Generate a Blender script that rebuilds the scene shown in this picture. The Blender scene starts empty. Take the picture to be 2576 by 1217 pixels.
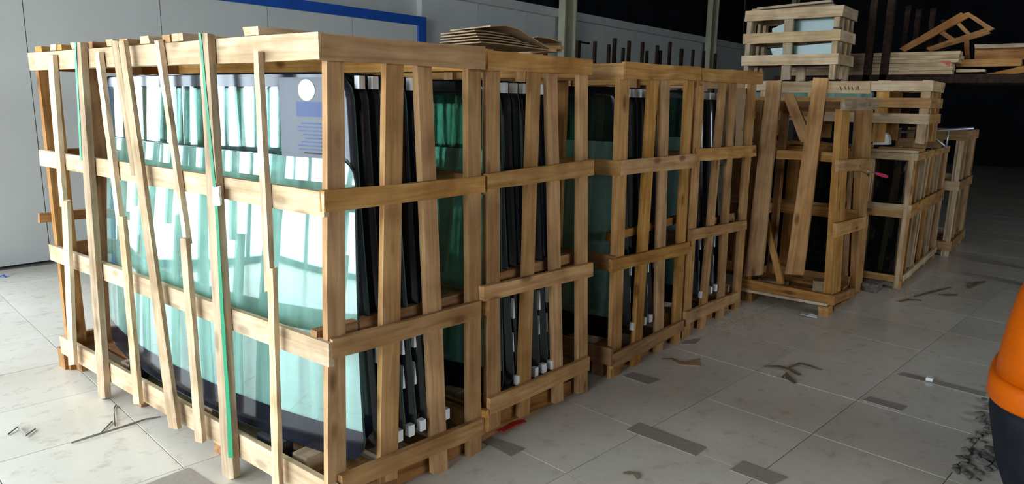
import bpy, math, random
from mathutils import Vector, Matrix
random.seed(7)
scene = bpy.context.scene
col = scene.collection

# ------------------------------------------------------------------ camera
# measured: row direction = X, long side of the crates = Y, floor z = 0, eye height 1.6 m
CX, CY, EYE = 1288.0, 608.5, 1.6
_a = (2750 - CX, 280 - CY); _b = (-1000 - CX, 215 - CY)
FPX = math.sqrt(-(_a[0]*_b[0] + _a[1]*_b[1]))
_u = Vector((_a[0], _a[1], FPX)).normalized(); _v = Vector((_b[0], _b[1], FPX)).normalized()
_w = _u.cross(_v)
RC = Matrix((_u, _v, _w))
EYEP = Vector((0, 0, EYE))
cam_d = bpy.data.cameras.new('camera'); cam = bpy.data.objects.new('camera', cam_d); col.objects.link(cam)
cam_d.sensor_width = 36.0; cam_d.lens = 36.0*FPX/2576.0; cam_d.clip_start = 0.05; cam_d.clip_end = 300
c0, c1_, c2_ = RC.col[0], RC.col[1], RC.col[2]
cam.matrix_world = Matrix(((c0.x, -c1_.x, -c2_.x, 0), (c0.y, -c1_.y, -c2_.y, 0), (c0.z, -c1_.z, -c2_.z, EYE), (0, 0, 0, 1)))
scene.camera = cam

# ------------------------------------------------------------------ world, light, exposure
scene.view_settings.view_transform = 'Standard'
scene.view_settings.look = 'None'
scene.view_settings.gamma = 1.0
scene.view_settings.exposure = 0.0
scene.view_settings.use_curve_mapping = False
world = bpy.data.worlds.new('World'); scene.world = world; world.use_nodes = True
bg = world.node_tree.nodes['Background']
bg.inputs['Color'].default_value = (0.83, 0.94, 1.07, 1); bg.inputs['Strength'].default_value = 15.5
scene.cycles.transparent_max_bounces = 32
scene.cycles.max_bounces = 10
scene.cycles.diffuse_bounces = 5
scene.cycles.glossy_bounces = 5
scene.cycles.sample_clamp_indirect = 6.0

YW = 7.81            # back wall
XL, XR, YN, ZC = -4.5, 25.0, -7.0, 6.2   # room
def portal(loc, rot, sx, sy):
    l = bpy.data.lights.new('daylight_portal', 'AREA'); l.shape = 'RECTANGLE'; l.size = sx; l.size_y = sy
    l.cycles.is_portal = True
    o = bpy.data.objects.new('daylight_portal', l); o.location = loc; o.rotation_euler = rot; col.objects.link(o)
portal((-1.4, YW + 0.12, 2.0), (math.radians(-90), 0, 0), 5.8, 4.0)
portal((4.3, YN - 0.22, 2.5), (math.radians(90), 0, 0), 4.6, 1.2)  # portal of the added fill window
portal((XL - 0.12, 3.9, 2.0), (0, math.radians(-90), 0), 4.0, 7.8)

# ------------------------------------------------------------------ measuring helpers
def ray(px, py): return RC @ Vector((px - CX, py - CY, FPX))
def at(px, py, ax, val):
    d = ray(px, py); t = (val - EYEP[ax])/d[ax]
    return EYEP + d*t
def project(p):
    q = RC.transposed() @ (Vector(p) - EYEP)
    if q.z < 0.05: return None
    return (q.x/q.z*FPX + CX, q.y/q.z*FPX + CY)

# ------------------------------------------------------------------ materials
MATS = {}
def newmat(name):
    m = bpy.data.materials.new(name); m.use_nodes = True
    nt = m.node_tree; b = nt.nodes['Principled BSDF']; MATS[name] = m
    return m, nt, b
def N(nt, t, **kw):
    n = nt.nodes.new(t)
    for k, v in kw.items(): setattr(n, k, v)
    return n
def plain(name, c, rough=0.6, metal=0.0, spec=None, noise=0.0, scale=20, bump=0.0):
    m, nt, b = newmat(name)
    b.inputs['Base Color'].default_value = (*c, 1); b.inputs['Roughness'].default_value = rough
    b.inputs['Metallic'].default_value = metal
    if spec is not None: b.inputs['Specular IOR Level'].default_value = spec
    if noise or bump:
        tc = N(nt, 'ShaderNodeTexCoord'); no = N(nt, 'ShaderNodeTexNoise'); no.inputs['Scale'].default_value = scale
        no.inputs['Detail'].default_value = 5
        nt.links.new(tc.outputs['Object'], no.inputs['Vector'])
        if noise:
            r = N(nt, 'ShaderNodeValToRGB')
            r.color_ramp.elements[0].position = 0.3; r.color_ramp.elements[1].position = 0.72
            r.color_ramp.elements[0].color = (*[max(0, x*(1 - noise)) for x in c], 1)
            r.color_ramp.elements[1].color = (*[min(1, x*(1 + noise)) for x in c], 1)
            nt.links.new(no.outputs['Fac'], r.inputs['Fac']); nt.links.new(r.outputs['Color'], b.inputs['Base Color'])
        if bump:
            bp = N(nt, 'ShaderNodeBump'); bp.inputs['Strength'].default_value = bump; bp.inputs['Distance'].default_value = 0.01
            nt.links.new(no.outputs['Fac'], bp.inputs['Height']); nt.links.new(bp.outputs['Normal'], b.inputs['Normal'])
    return m
def wood(name, dark, mid, light, knots=0.75):
    m, nt, b = newmat(name); L = nt.links.new
    tc = N(nt, 'ShaderNodeTexCoord'); oi = N(nt, 'ShaderNodeObjectInfo')
    off = N(nt, 'ShaderNodeVectorMath', operation='SCALE'); off.inputs[0].default_value = (13.1, 7.7, 5.3)
    L(oi.outputs['Random'], off.inputs['Scale'])
    add = N(nt, 'ShaderNodeVectorMath', operation='ADD'); L(tc.outputs['Object'], add.inputs[0]); L(off.outputs[0], add.inputs[1])
    mp = N(nt, 'ShaderNodeMapping'); mp.inputs['Scale'].default_value = (1.6, 26, 26); L(add.outputs[0], mp.inputs['Vector'])
    no = N(nt, 'ShaderNodeTexNoise'); no.inputs['Scale'].default_value = 1.6; no.inputs['Detail'].default_value = 6; no.inputs['Distortion'].default_value = 0.6
    L(mp.outputs[0], no.inputs['Vector'])
    r = N(nt, 'ShaderNodeValToRGB'); e = r.color_ramp.elements
    e[0].position = 0.28; e[0].color = (*dark, 1); e[1].position = 0.72; e[1].color = (*light, 1)
    k = e.new(0.5); k.color = (*mid, 1); L(no.outputs['Fac'], r.inputs['Fac'])
    # large soft blotches
    no2 = N(nt, 'ShaderNodeTexNoise'); no2.inputs['Scale'].default_value = 5.0; no2.inputs['Detail'].default_value = 3; L(add.outputs[0], no2.inputs['Vector'])
    mx = N(nt, 'ShaderNodeMix', data_type='RGBA', blend_type='MULTIPLY'); mx.inputs['Factor'].default_value = 0.62
    r2 = N(nt, 'ShaderNodeValToRGB'); r2.color_ramp.elements[0].position = 0.3; r2.color_ramp.elements[0].color = (0.45, 0.38, 0.33, 1)
    r2.color_ramp.elements[1].position = 0.6; r2.color_ramp.elements[1].color = (1, 1, 1, 1); L(no2.outputs['Fac'], r2.inputs['Fac'])
    L(r.outputs['Color'], mx.inputs[6]); L(r2.outputs['Color'], mx.inputs[7])
    # knots
    mk = N(nt, 'ShaderNodeMapping'); mk.inputs['Scale'].default_value = (3.2, 8, 8); L(add.outputs[0], mk.inputs['Vector'])
    vo = N(nt, 'ShaderNodeTexVoronoi'); vo.inputs['Scale'].default_value = 1.0; L(mk.outputs[0], vo.inputs['Vector'])
    rk = N(nt, 'ShaderNodeValToRGB'); rk.color_ramp.elements[0].position = 0.09; rk.color_ramp.elements[0].color = (knots,)*3 + (1,)
    rk.color_ramp.elements[1].position = 0.2; rk.color_ramp.elements[1].color = (0, 0, 0, 1); L(vo.outputs['Distance'], rk.inputs['Fac'])
    mk2 = N(nt, 'ShaderNodeMix', data_type='RGBA'); L(rk.outputs['Color'], mk2.inputs['Factor'])
    L(mx.outputs[2], mk2.inputs[6]); mk2.inputs[7].default_value = (dark[0]*0.3, dark[1]*0.27, dark[2]*0.25, 1)
    # per-board value
    hs = N(nt, 'ShaderNodeHueSaturation'); L(mk2.outputs[2], hs.inputs['Color'])
    mr = N(nt, 'ShaderNodeMapRange'); mr.inputs['To Min'].default_value = 0.84; mr.inputs['To Max'].default_value = 1.10; L(oi.outputs['Random'], mr.inputs['Value'])
    L(mr.outputs[0], hs.inputs['Value'])
    sm = N(nt, 'ShaderNodeMath', operation='FRACT'); m7 = N(nt, 'ShaderNodeMath', operation='MULTIPLY'); m7.inputs[1].default_value = 7.31
    L(oi.outputs['Random'], m7.inputs[0]); L(m7.outputs[0], sm.inputs[0])
    mr2 = N(nt, 'ShaderNodeMapRange'); mr2.inputs['To Min'].default_value = 0.88; mr2.inputs['To Max'].default_value = 1.06; L(sm.outputs[0], mr2.inputs['Value'])
    L(mr2.outputs[0], hs.inputs['Saturation'])
    L(hs.outputs['Color'], b.inputs['Base Color'])
    b.inputs['Roughness'].default_value = 0.9; b.inputs['Specular IOR Level'].default_value = 0.06
    bp = N(nt, 'ShaderNodeBump'); bp.inputs['Strength'].default_value = 0.25; bp.inputs['Distance'].default_value = 0.004
    L(no.outputs['Fac'], bp.inputs['Height']); L(bp.outputs['Normal'], b.inputs['Normal'])
    return m
PINE = wood('pine', (0.38, 0.175, 0.05), (0.50, 0.255, 0.085), (0.60, 0.345, 0.14))
BROWN = wood('brown_wood', (0.27, 0.11, 0.035), (0.375, 0.175, 0.06), (0.46, 0.24, 0.09))
GREYW = wood('grey_wood', (0.33, 0.22, 0.13), (0.43, 0.31, 0.19), (0.53, 0.40, 0.26), 0.5)
LITW = wood('lit_side_wood', (0.52, 0.35, 0.19), (0.63, 0.45, 0.27), (0.72, 0.55, 0.36), 0.5)  # paler wood copy: daylight on the nearest crate's long side put into colour
YELW = wood('fresh_wood', (0.47, 0.30, 0.15), (0.57, 0.395, 0.22), (0.66, 0.48, 0.29), 0.5)

def glass(name, tint, dust, dust_glowc, f0=0.05, rough=0.02):
    m, nt, b = newmat(name); nt.nodes.remove(b); L = nt.links.new
    out = nt.nodes['Material Output']
    tr = N(nt, 'ShaderNodeBsdfTransparent'); tr.inputs['Color'].default_value = (*tint, 1)
    df = N(nt, 'ShaderNodeBsdfDiffuse'); df.inputs['Color'].default_value = (*dust_glowc, 1)
    tc = N(nt, 'ShaderNodeTexCoord'); mp = N(nt, 'ShaderNodeMapping'); mp.inputs['Scale'].default_value = (1, 9, 0.6)
    no = N(nt, 'ShaderNodeTexNoise'); no.inputs['Scale'].default_value = 1.7; no.inputs['Detail'].default_value = 4
    L(tc.outputs['Object'], mp.inputs[0]); L(mp.outputs[0], no.inputs['Vector'])
    mr = N(nt, 'ShaderNodeMapRange'); mr.inputs['From Min'].default_value = 0.3; mr.inputs['From Max'].default_value = 0.7
    mr.inputs['To Min'].default_value = dust*0.4; mr.inputs['To Max'].default_value = dust*1.6; L(no.outputs['Fac'], mr.inputs['Value'])
    m1 = N(nt, 'ShaderNodeMixShader'); L(mr.outputs[0], m1.inputs['Fac']); L(tr.outputs[0], m1.inputs[1]); L(df.outputs[0], m1.inputs[2])
    gl = N(nt, 'ShaderNodeBsdfGlossy'); gl.inputs['Roughness'].default_value = rough; gl.inputs['Color'].default_value = (0.93, 1.0, 0.98, 1)
    lw = N(nt, 'ShaderNodeLayerWeight'); lw.inputs['Blend'].default_value = 0.5
    pw = N(nt, 'ShaderNodeMath', operation='POWER'); pw.inputs[1].default_value = 5.0; L(lw.outputs['Facing'], pw.inputs[0])
    ma = N(nt, 'ShaderNodeMath', operation='MULTIPLY_ADD'); ma.inputs[1].default_value = 1 - f0; ma.inputs[2].default_value = f0; L(pw.outputs[0], ma.inputs[0])
    m2 = N(nt, 'ShaderNodeMixShader'); L(ma.outputs[0], m2.inputs['Fac']); L(m1.outputs[0], m2.inputs[1]); L(gl.outputs[0], m2.inputs[2])
    L(m2.outputs[0], out.inputs['Surface'])
    return m
GLASS = glass('windshield_glass', (0.79, 0.865, 0.84), 0.012, (0.30, 0.48, 0.42), 0.065)
GLASSL = glass('clear_windshield_glass', (0.80, 0.94, 0.885), 0.29, (0.44, 0.72, 0.63), 0.14)  # diffuse share raised beyond dust: bright reflected light put into the pane colour
GLASSD = glass('dark_tinted_glass', (0.16, 0.20, 0.19), 0.02, (0.2, 0.25, 0.24), 0.05)
WINGL = glass('window_glass', (0.96, 0.98, 0.98), 0.0, (0.5, 0.5, 0.5), 0.04)
EDGE = plain('glass_edge', (0.03, 0.075, 0.06), 0.3)
FRIT = plain('black_frit', (0.010, 0.011, 0.016), 0.12, spec=0.5)
TABM = plain('white_foam', (0.80, 0.78, 0.76), 0.7)
FOAMD = plain('dark_foam', (0.035, 0.037, 0.045), 0.85, noise=0.3, scale=40)
PANELM = plain('white_sandwich_panel', (0.56, 0.56, 0.52), 0.45, noise=0.05, scale=2.0)
PANELD = plain('grey_wall_sheet', (0.56, 0.56, 0.53), 0.5, noise=0.08, scale=2.0)
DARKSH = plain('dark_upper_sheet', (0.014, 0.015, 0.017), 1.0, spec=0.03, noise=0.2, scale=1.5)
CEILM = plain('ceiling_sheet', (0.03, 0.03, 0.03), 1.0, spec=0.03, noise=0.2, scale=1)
BLUE = plain('blue_steel', (0.012, 0.075, 0.36), 0.35, noise=0.15, scale=3)
BEIGE = plain('beige_steel', (0.40, 0.37, 0.25), 0.5, noise=0.1, scale=4)
STEELD = plain('rusty_dark_steel', (0.028, 0.015, 0.010), 0.8, spec=0.1, noise=0.5, scale=25)
STEELG = plain('galvanised_tube', (0.45, 0.46, 0.48), 0.35, metal=0.8)
FRAMEM = plain('window_frame_steel', (0.10, 0.11, 0.12), 0.5)
CARD = plain('brown_cardboard', (0.36, 0.23, 0.12), 0.85, noise=0.12, scale=14)
TAPE = plain('tan_paper_strip', (0.30, 0.245, 0.20), 0.8, noise=0.10, scale=45)
RED = plain('red_strap', (0.50, 0.02, 0.015), 0.5, noise=0.2, scale=30)
GREEN = plain('green_strap', (0.015, 0.20, 0.085), 0.5, spec=0.2)
ORANGE = plain('orange_paint', (0.58, 0.10, 0.0003), 0.45, spec=0.25, noise=0.10, scale=9)
BLACKP = plain('black_plastic', (0.008, 0.010, 0.014), 0.7, spec=0.2, noise=0.4, scale=12, bump=0.1)
STONE = plain('grey_rubble', (0.14, 0.12, 0.10), 0.9, noise=0.5, scale=30, bump=0.4)
SHAV = plain('dry_bark', (0.13, 0.09, 0.05), 0.9, noise=0.4, scale=40)
TWIG = plain('grey_twig', (0.20, 0.18, 0.15), 0.9, noise=0.3, scale=40)
SAWD = plain('sawdust', (0.42, 0.33, 0.22), 0.95, noise=0.3, scale=60)
WHITEP = plain('white_plastic', (0.72, 0.72, 0.71), 0.35)
PINK = plain('pink_handle', (0.75, 0.03, 0.13), 0.35)
PAPER = plain('white_paper', (0.8, 0.8, 0.78), 0.8)
PGREY = plain('grey_print', (0.085, 0.09, 0.105), 0.45)
PBLUE = plain('blue_print', (0.025, 0.05, 0.17), 0.5)
PDISC = plain('pale_green_print', (0.70, 0.80, 0.74), 0.5)
INK = plain('ink', (0.03, 0.03, 0.035), 0.8)
GROUT = plain('grout', (0.16, 0.145, 0.125), 0.9)
GROUND = plain('outdoor_concrete', (0.68, 0.68, 0.66), 0.9, noise=0.1, scale=1.5)
PLASTER = plain('plaster', (0.46, 0.40, 0.33), 0.8, noise=0.05, scale=2)
# floor tile: off-white ceramic with faint dirt
def tilemat():
    m, nt, b = newmat('floor_tile'); L = nt.links.new
    geo = N(nt, 'ShaderNodeNewGeometry'); oi = N(nt, 'ShaderNodeObjectInfo')
    n1 = N(nt, 'ShaderNodeTexNoise'); n1.inputs['Scale'].default_value = 1.3; n1.inputs['Detail'].default_value = 6; L(geo.outputs['Position'], n1.inputs['Vector'])
    n2 = N(nt, 'ShaderNodeTexNoise'); n2.inputs['Scale'].default_value = 9; n2.inputs['Detail'].default_value = 8; n2.inputs['Roughness'].default_value = 0.7; L(geo.outputs['Position'], n2.inputs['Vector'])
    r = N(nt, 'ShaderNodeValToRGB'); r.color_ramp.elements[0].position = 0.3; r.color_ramp.elements[0].color = (0.575, 0.505, 0.40, 1)
    r.color_ramp.elements[1].position = 0.65; r.color_ramp.elements[1].color = (0.685, 0.625, 0.53, 1); L(n1.outputs['Fac'], r.inputs['Fac'])
    r2 = N(nt, 'ShaderNodeValToRGB'); r2.color_ramp.elements[0].position = 0.30; r2.color_ramp.elements[0].color = (0.62, 0.57, 0.5, 1)
    r2.color_ramp.elements[1].position = 0.46; r2.color_ramp.elements[1].color = (1, 1, 1, 1); L(n2.outputs['Fac'], r2.inputs['Fac'])
    mx = N(nt, 'ShaderNodeMix', data_type='RGBA', blend_type='MULTIPLY'); mx.inputs['Factor'].default_value = 0.7
    L(r.outputs['Color'], mx.inputs[6]); L(r2.outputs['Color'], mx.inputs[7])
    hs = N(nt, 'ShaderNodeHueSaturation'); mr = N(nt, 'ShaderNodeMapRange'); mr.inputs['To Min'].default_value = 0.93; mr.inputs['To Max'].default_value = 1.05
    L(oi.outputs['Random'], mr.inputs['Value']); L(mr.outputs[0], hs.inputs['Value']); L(mx.outputs[2], hs.inputs['Color'])
    L(hs.outputs['Color'], b.inputs['Base Color']); b.inputs['Roughness'].default_value = 0.24; b.inputs['Specular IOR Level'].default_value = 0.4
    return m
TILE = tilemat()
def chipped(m):
    nt = m.node_tree; b = nt.nodes['Principled BSDF']; L = nt.links.new
    src = b.inputs['Base Color'].links[0].from_socket
    tc = N(nt, 'ShaderNodeTexCoord'); no = N(nt, 'ShaderNodeTexNoise'); no.inputs['Scale'].default_value = 14; no.inputs['Detail'].default_value = 3
    L(tc.outputs['Object'], no.inputs['Vector'])
    r = N(nt, 'ShaderNodeValToRGB'); r.color_ramp.elements[0].position = 0.70; r.color_ramp.elements[0].color = (0, 0, 0, 1); r.color_ramp.elements[1].position = 0.73; r.color_ramp.elements[1].color = (.8, .8, .8, 1)
    L(no.outputs['Fac'], r.inputs['Fac'])
    mx = N(nt, 'ShaderNodeMix', data_type='RGBA'); L(r.outputs['Color'], mx.inputs['Factor']); L(src, mx.inputs[6]); mx.inputs[7].default_value = (.55, .42, .33, 1)
    L(mx.outputs[2], b.inputs['Base Color'])
chipped(ORANGE)

# ------------------------------------------------------------------ object helpers
def tag(o, label=None, cat=None, group=None, kind=None):
    if label: o['label'] = label
    if cat: o['category'] = cat
    if group: o['group'] = group
    if kind: o['kind'] = kind
    return o
def thing(name, loc, label=None, cat=None, group=None, kind=None, rz=0):
    o = bpy.data.objects.new(name, None); o.empty_display_size = 0.1
    o.location = loc; o.rotation_euler = (0, 0, rz); col.objects.link(o)
    return tag(o, label, cat, group, kind)
def origin_of(p):
    v = Vector((0, 0, 0))
    while p is not None: v = v + Vector(p.location); p = p.parent
    return v
def world_of(o):
    return (world_of(o.parent) if o.parent else Matrix()) @ o.matrix_basis
def link(name, me, parent=None, mw=None):
    """link a mesh whose placement is given in world axes (parents are never rotated)"""
    o = bpy.data.objects.new(name, me); col.objects.link(o)
    mw = mw or Matrix()
    if parent is not None:
        o.parent = parent
        mw = world_of(parent).inverted() @ mw
    o.matrix_basis = mw
    return o
def mk(name, verts, faces, mats, midx=None, smooth=False):
    me = bpy.data.meshes.new(name); me.from_pydata([tuple(v) for v in verts], [], faces)
    for m in (mats if isinstance(mats, (list, tuple)) else [mats]): me.materials.append(m)
    if midx:
        for p, i in zip(me.polygons, midx): p.material_index = i
    if smooth:
        for p in me.polygons: p.use_smooth = True
    me.update(); return me
def box(name, lo, hi, mat, parent=None):
    lo = Vector(lo); hi = Vector(hi); c = (lo + hi)/2; h = (hi - lo)/2
    v = [(sx*h.x, sy*h.y, sz*h.z) for sx in (-1, 1) for sy in (-1, 1) for sz in (-1, 1)]
    f = [(0, 1, 3, 2), (4, 6, 7, 5), (0, 4, 5, 1), (2, 3, 7, 6), (0, 2, 6, 4), (1, 5, 7, 3)]
    return link(name, mk(name, v, f, mat), parent, Matrix.Translation(c))
def plank(name, a0, a1, b0, b1, inward, t, mat, parent=None, seg=6, jit=0.0022):
    """a sawn board: outer face is the quad a0 a1 (one end) b0 b1 (other end), thickness t towards inward"""
    a0, a1, b0, b1 = map(Vector, (a0, a1, b0, b1)); inw = Vector(inward).normalized()
    A = (a0 + a1)/2; B = (b0 + b1)/2; xd = (B - A).normalized(); zd = inw - xd*inw.dot(xd); zd.normalize(); yd = zd.cross(xd)
    c = (A + B)/2 + zd*t/2; rot = Matrix((xd, yd, zd)).transposed()
    inv = rot.transposed()
    vs = []; fs = []
    for i in range(seg + 1):
        s = i/seg
        p0 = a0.lerp(b0, s); p1 = a1.lerp(b1, s)
        for q, dz in ((p0, 0), (p1, 0), (p1, t), (p0, t)):
            l = inv @ (q + zd*dz - c)
            jx = 0.0 if 0 < i < seg else random.uniform(-jit, jit)*2
            vs.append((l.x + jx, l.y + random.uniform(-jit, jit), l.z + random.uniform(-jit, jit)*0.5))
        if i:
            o = 4*(i - 1)
            for k in range(4):
                fs.append((o + k, o + (k + 1) % 4, o + 4 + (k + 1) % 4, o + 4 + k))
    fs.append((3, 2, 1, 0)); e = 4*seg; fs.append((e, e + 1, e + 2, e + 3))
    me = mk(name, vs, fs, mat)
    # make normals outward
    me.update()
    import bmesh
    bm = bmesh.new(); bm.from_mesh(me); bmesh.ops.recalc_face_normals(bm, faces=bm.faces); bm.to_mesh(me); bm.free()
    mw = Matrix.Translation(c) @ rot.to_4x4()
    return link(name, me, parent, mw)
def bar(name, A, B, wdir, w, t, mat, parent=None, seg=6, jit=0.002):
    """board on centre line A-B, width w along wdir, thickness t"""
    A = Vector(A); B = Vector(B); xd = (B - A).normalized(); wd = Vector(wdir); wd = (wd - xd*wd.dot(xd)).normalized(); td = xd.cross(wd)
    off = -td*t/2
    return plank(name, A - wd*w/2 + off, A + wd*w/2 + off, B - wd*w/2 + off, B + wd*w/2 + off, td, t, mat, parent, seg, jit)
def qplank(name, ax, val, q, t, mat, parent, inward=None, seg=6):
    """board whose outer face lies on the plane axis=val; q = four measured corners a0 a1 b0 b1"""
    p = [at(x, y, ax, val) for x, y in q]
    inw = inward or {0: (1, 0, 0), 1: (0, 1, 0), 2: (0, 0, -1)}[ax]
    return plank(name, *p, inw, t, mat, parent, seg)
def tube(name, pts, r, mat, parent=None, n=8, smooth=True, radii=None):
    pts = [Vector(p) for p in pts]; c = pts[0]
    vs = []; fs = []
    for i, p in enumerate(pts):
        d = (pts[min(i + 1, len(pts) - 1)] - pts[max(i - 1, 0)]).normalized()
        up = Vector((0, 0, 1)) if abs(d.z) < 0.9 else Vector((1, 0, 0))
        s = d.cross(up).normalized(); u = s.cross(d)
        rr = radii[i] if radii else r
        for k in range(n):
            a = 2*math.pi*k/n; vs.append(p - c + s*math.cos(a)*rr + u*math.sin(a)*rr)
        if i:
            o = n*(i - 1)
            for k in range(n): fs.append((o + k, o + (k + 1) % n, o + n + (k + 1) % n, o + n + k))
    fs.append(tuple(range(n - 1, -1, -1))); e = n*(len(pts) - 1); fs.append(tuple(range(e, e + n)))
    return link(name, mk(name, vs, fs, mat, smooth=smooth), parent, Matrix.Translation(c))
def prism(name, pts, z0, z1, mat, parent=None):
    """flat polygon (world x, y) given a height range"""
    c = Vector((sum(p[0] for p in pts)/len(pts), sum(p[1] for p in pts)/len(pts), z0))
    n = len(pts); area = sum(pts[i][0]*pts[(i + 1) % n][1] - pts[(i + 1) % n][0]*pts[i][1] for i in range(n))
    if area < 0: pts = pts[::-1]
    vs = [(p[0] - c.x, p[1] - c.y, 0) for p in pts] + [(p[0] - c.x, p[1] - c.y, z1 - z0) for p in pts]
    fs = [tuple(range(n - 1, -1, -1)), tuple(range(n, 2*n))] + [(i, (i + 1) % n, n + (i + 1) % n, n + i) for i in range(n)]
    return link(name, mk(name, vs, fs, mat), parent, Matrix.Translation(c))
def fl(px, py): p = at(px, py, 2, 0.0); return (p.x, p.y)

# ================================================================== SETTING
# ---- floor: 600 mm tiles, turned 6 degrees to the crate row
floor = box('floor', (XL - 0.2, YN - 0.2, -0.2), (XR + 0.2, YW + 0.3, -0.012), GROUT); tag(floor, 'pale ceramic tiled warehouse floor', None, None, 'structure')
TS = 0.594; TA = math.radians(-6.2); T0 = Vector((2.412, 1.595))
ex = Vector((math.cos(TA), math.sin(TA))); ey = Vector((-math.sin(TA), math.cos(TA)))
g = 0.002; h = TS/2 - g
tv = [(sx*h, sy*h, -0.0125) for sx, sy in ((-1, -1), (1, -1), (1, 1), (-1, 1))] + [(sx*h, sy*h, -0.0004) for sx, sy in ((-1, -1), (1, -1), (1, 1), (-1, 1))] + \
     [(sx*(h - .0008), sy*(h - .0008), 0) for sx, sy in ((-1, -1), (1, -1), (1, 1), (-1, 1))]
tf = [(i, (i + 1) % 4, 4 + (i + 1) % 4, 4 + i) for i in range(4)] + [(4 + i, 4 + (i + 1) % 4, 8 + (i + 1) % 4, 8 + i) for i in range(4)] + [(8, 9, 10, 11)]
tile_me = mk('tile', tv, tf, TILE)
cells = []
for i in range(-22, 46):
    for j in range(-26, 20):
        c = T0 + ex*(i + .5)*TS + ey*(j + .5)*TS
        if c.x < XL + .2 or c.x > XR - .2 or c.y > YW - 0.32 or c.y < YN + .2: continue
        pr = [project((c.x + dx*TS/2, c.y + dy*TS/2, 0)) for dx in (-1, 1) for dy in (-1, 1)]
        a = 0
        if all(pr):
            xs = [min(2576, max(0, p[0])) for p in pr]; ys = [min(1217, max(0, p[1])) for p in pr]
            a = (max(xs) - min(xs))*(max(ys) - min(ys))
        cells.append((a, c))
cells.sort(key=lambda t: -t[0])
rot = Matrix.Rotation(TA, 4, 'Z')
for a, c in cells[:290]:
    link('tile', tile_me, floor, Matrix.Translation((c.x, c.y, random.uniform(-.0006, .0004))) @ rot)
V = []; Fc = []
for a, c in cells[290:]:
    o = len(V)
    for v in tv: V.append((c.x + ex.x*v[0] + ey.x*v[1], c.y + ex.y*v[0] + ey.y*v[1], v[2]))
    Fc += [tuple(o + k for k in f) for f in tf]
tag(link('tiles_far', mk('tiles_far', V, Fc, TILE), floor), kind='stuff')
# ---- outdoor ground, seen through the windows
tag(box('outdoor_ground', (-40, YW + 0.35, -0.3), (XR + 10, 45, -0.1), GROUND), 'pale concrete yard outside the windows', None, None, 'structure')
tag(box('outdoor_ground', (-40, -30, -0.3), (XL - 0.35, YW + 0.35, -0.1), GROUND), 'pale concrete yard outside the side windows', None, None, 'structure')
# ---- ceiling and plain walls
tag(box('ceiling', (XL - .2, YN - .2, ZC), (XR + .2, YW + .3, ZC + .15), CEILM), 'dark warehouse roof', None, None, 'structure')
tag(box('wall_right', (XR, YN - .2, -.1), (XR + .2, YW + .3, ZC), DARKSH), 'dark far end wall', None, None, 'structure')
wf = thing('wall_front', (10, YN, 0), 'plain wall behind the camera with an added fill window', None, None, 'structure')
WX0, WX1, WZ0, WZ1 = 2.0, 6.6, 1.9, 3.1
for lo, hi in (((XL - .2, -.1), (XR + .2, WZ0)), ((XL, WZ1), (XR, ZC)), ((XL, WZ0), (WX0, WZ1)), ((WX1, WZ0), (XR, WZ1))):
    box('wall_piece', (lo[0], YN - .2, lo[1]), (hi[0], YN, hi[1]), PLASTER, wf)
w0 = thing('window_20', ((WX0 + WX1)/2, YN - .1, WZ0), 'unseen high window behind the camera, added for front fill', None, None, 'structure')  # unseen opening, added to brighten crate fronts and foreground floor
for lo, hi in (((WX0, WZ0), (WX1, WZ0 + .04)), ((WX0, WZ1 - .04), (WX1, WZ1)), ((WX0, WZ0 + .04), (WX0 + .04, WZ1 - .04)), ((WX1 - .04, WZ0 + .04), (WX1, WZ1 - .04))):
    box('window_frame', (lo[0], YN - .14, lo[1]), (hi[0], YN - .06, hi[1]), FRAMEM, w0)
box('pane', (WX0 + .04, YN - .105, WZ0 + .04), (WX1 - .04, YN - .097, WZ1 - .04), WINGL, w0)
# ---- back wall
wb = thing('wall_back', (1.6, YW, 0), 'grey panelled back wall with girts and columns', None, None, 'structure')
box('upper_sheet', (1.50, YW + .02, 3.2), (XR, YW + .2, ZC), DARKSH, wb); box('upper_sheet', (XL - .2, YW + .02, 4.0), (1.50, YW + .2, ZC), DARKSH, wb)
x = 7.60; k = 0
while x < XR:
    x1 = min(x + 1.25, XR)
    box('wall_panel', (x + .006, YW, -.1), (x1 - .006, YW + .15, 3.2), PANELD, wb); x = x1
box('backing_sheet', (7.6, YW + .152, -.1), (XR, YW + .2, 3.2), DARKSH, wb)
box('base_sheet', (1.50, YW + .10, -.1), (7.62, YW + .2, 3.2), PANELD, wb)
for z0, z1 in ((3.10, 3.24), (1.45, 1.57)):
    box('girt', (7.62, YW - .10, z0), (XR, YW - .01, z1), PANELD, wb)
for xc in (11.1, 17.4, 23.5):
    c = box('column', (xc - .19, YW - .24, 0), (xc - .15, YW - .1, ZC), BEIGE, wb)   # flange
    box('column_web', (xc - .15, YW - .18, 0), (xc + .15, YW - .16, ZC), BEIGE, wb)
    box('column', (xc + .15, YW - .24, 0), (xc + .19, YW - .1, ZC), BEIGE, wb)
# ---- sliding gate leaf with blue frame
d1 = thing('door_1', (4.6, YW - .08, 0), 'wide white panelled sliding gate framed in blue steel', None, None, 'structure')
xs = [1.70, 2.49, 3.74, 5.0, 6.25, 7.42]
for a, b_ in zip(xs[:-1], xs[1:]):
    box('gate_panel', (a + .004, YW - .10, 0.012), (b_ - .004, YW - .02, 2.64), PANELM, d1)
box('blue_frame', (1.56, YW - .13, 2.64), (7.57, YW - .01, 2.765), BLUE, d1)
box('blue_frame', (7.42, YW - .13, 0.012), (7.57, YW - .01, 2.64), BLUE, d1)
box('blue_frame', (1.56, YW - .13, 0.012), (1.70, YW - .01, 2.64), BLUE, d1)
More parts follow.
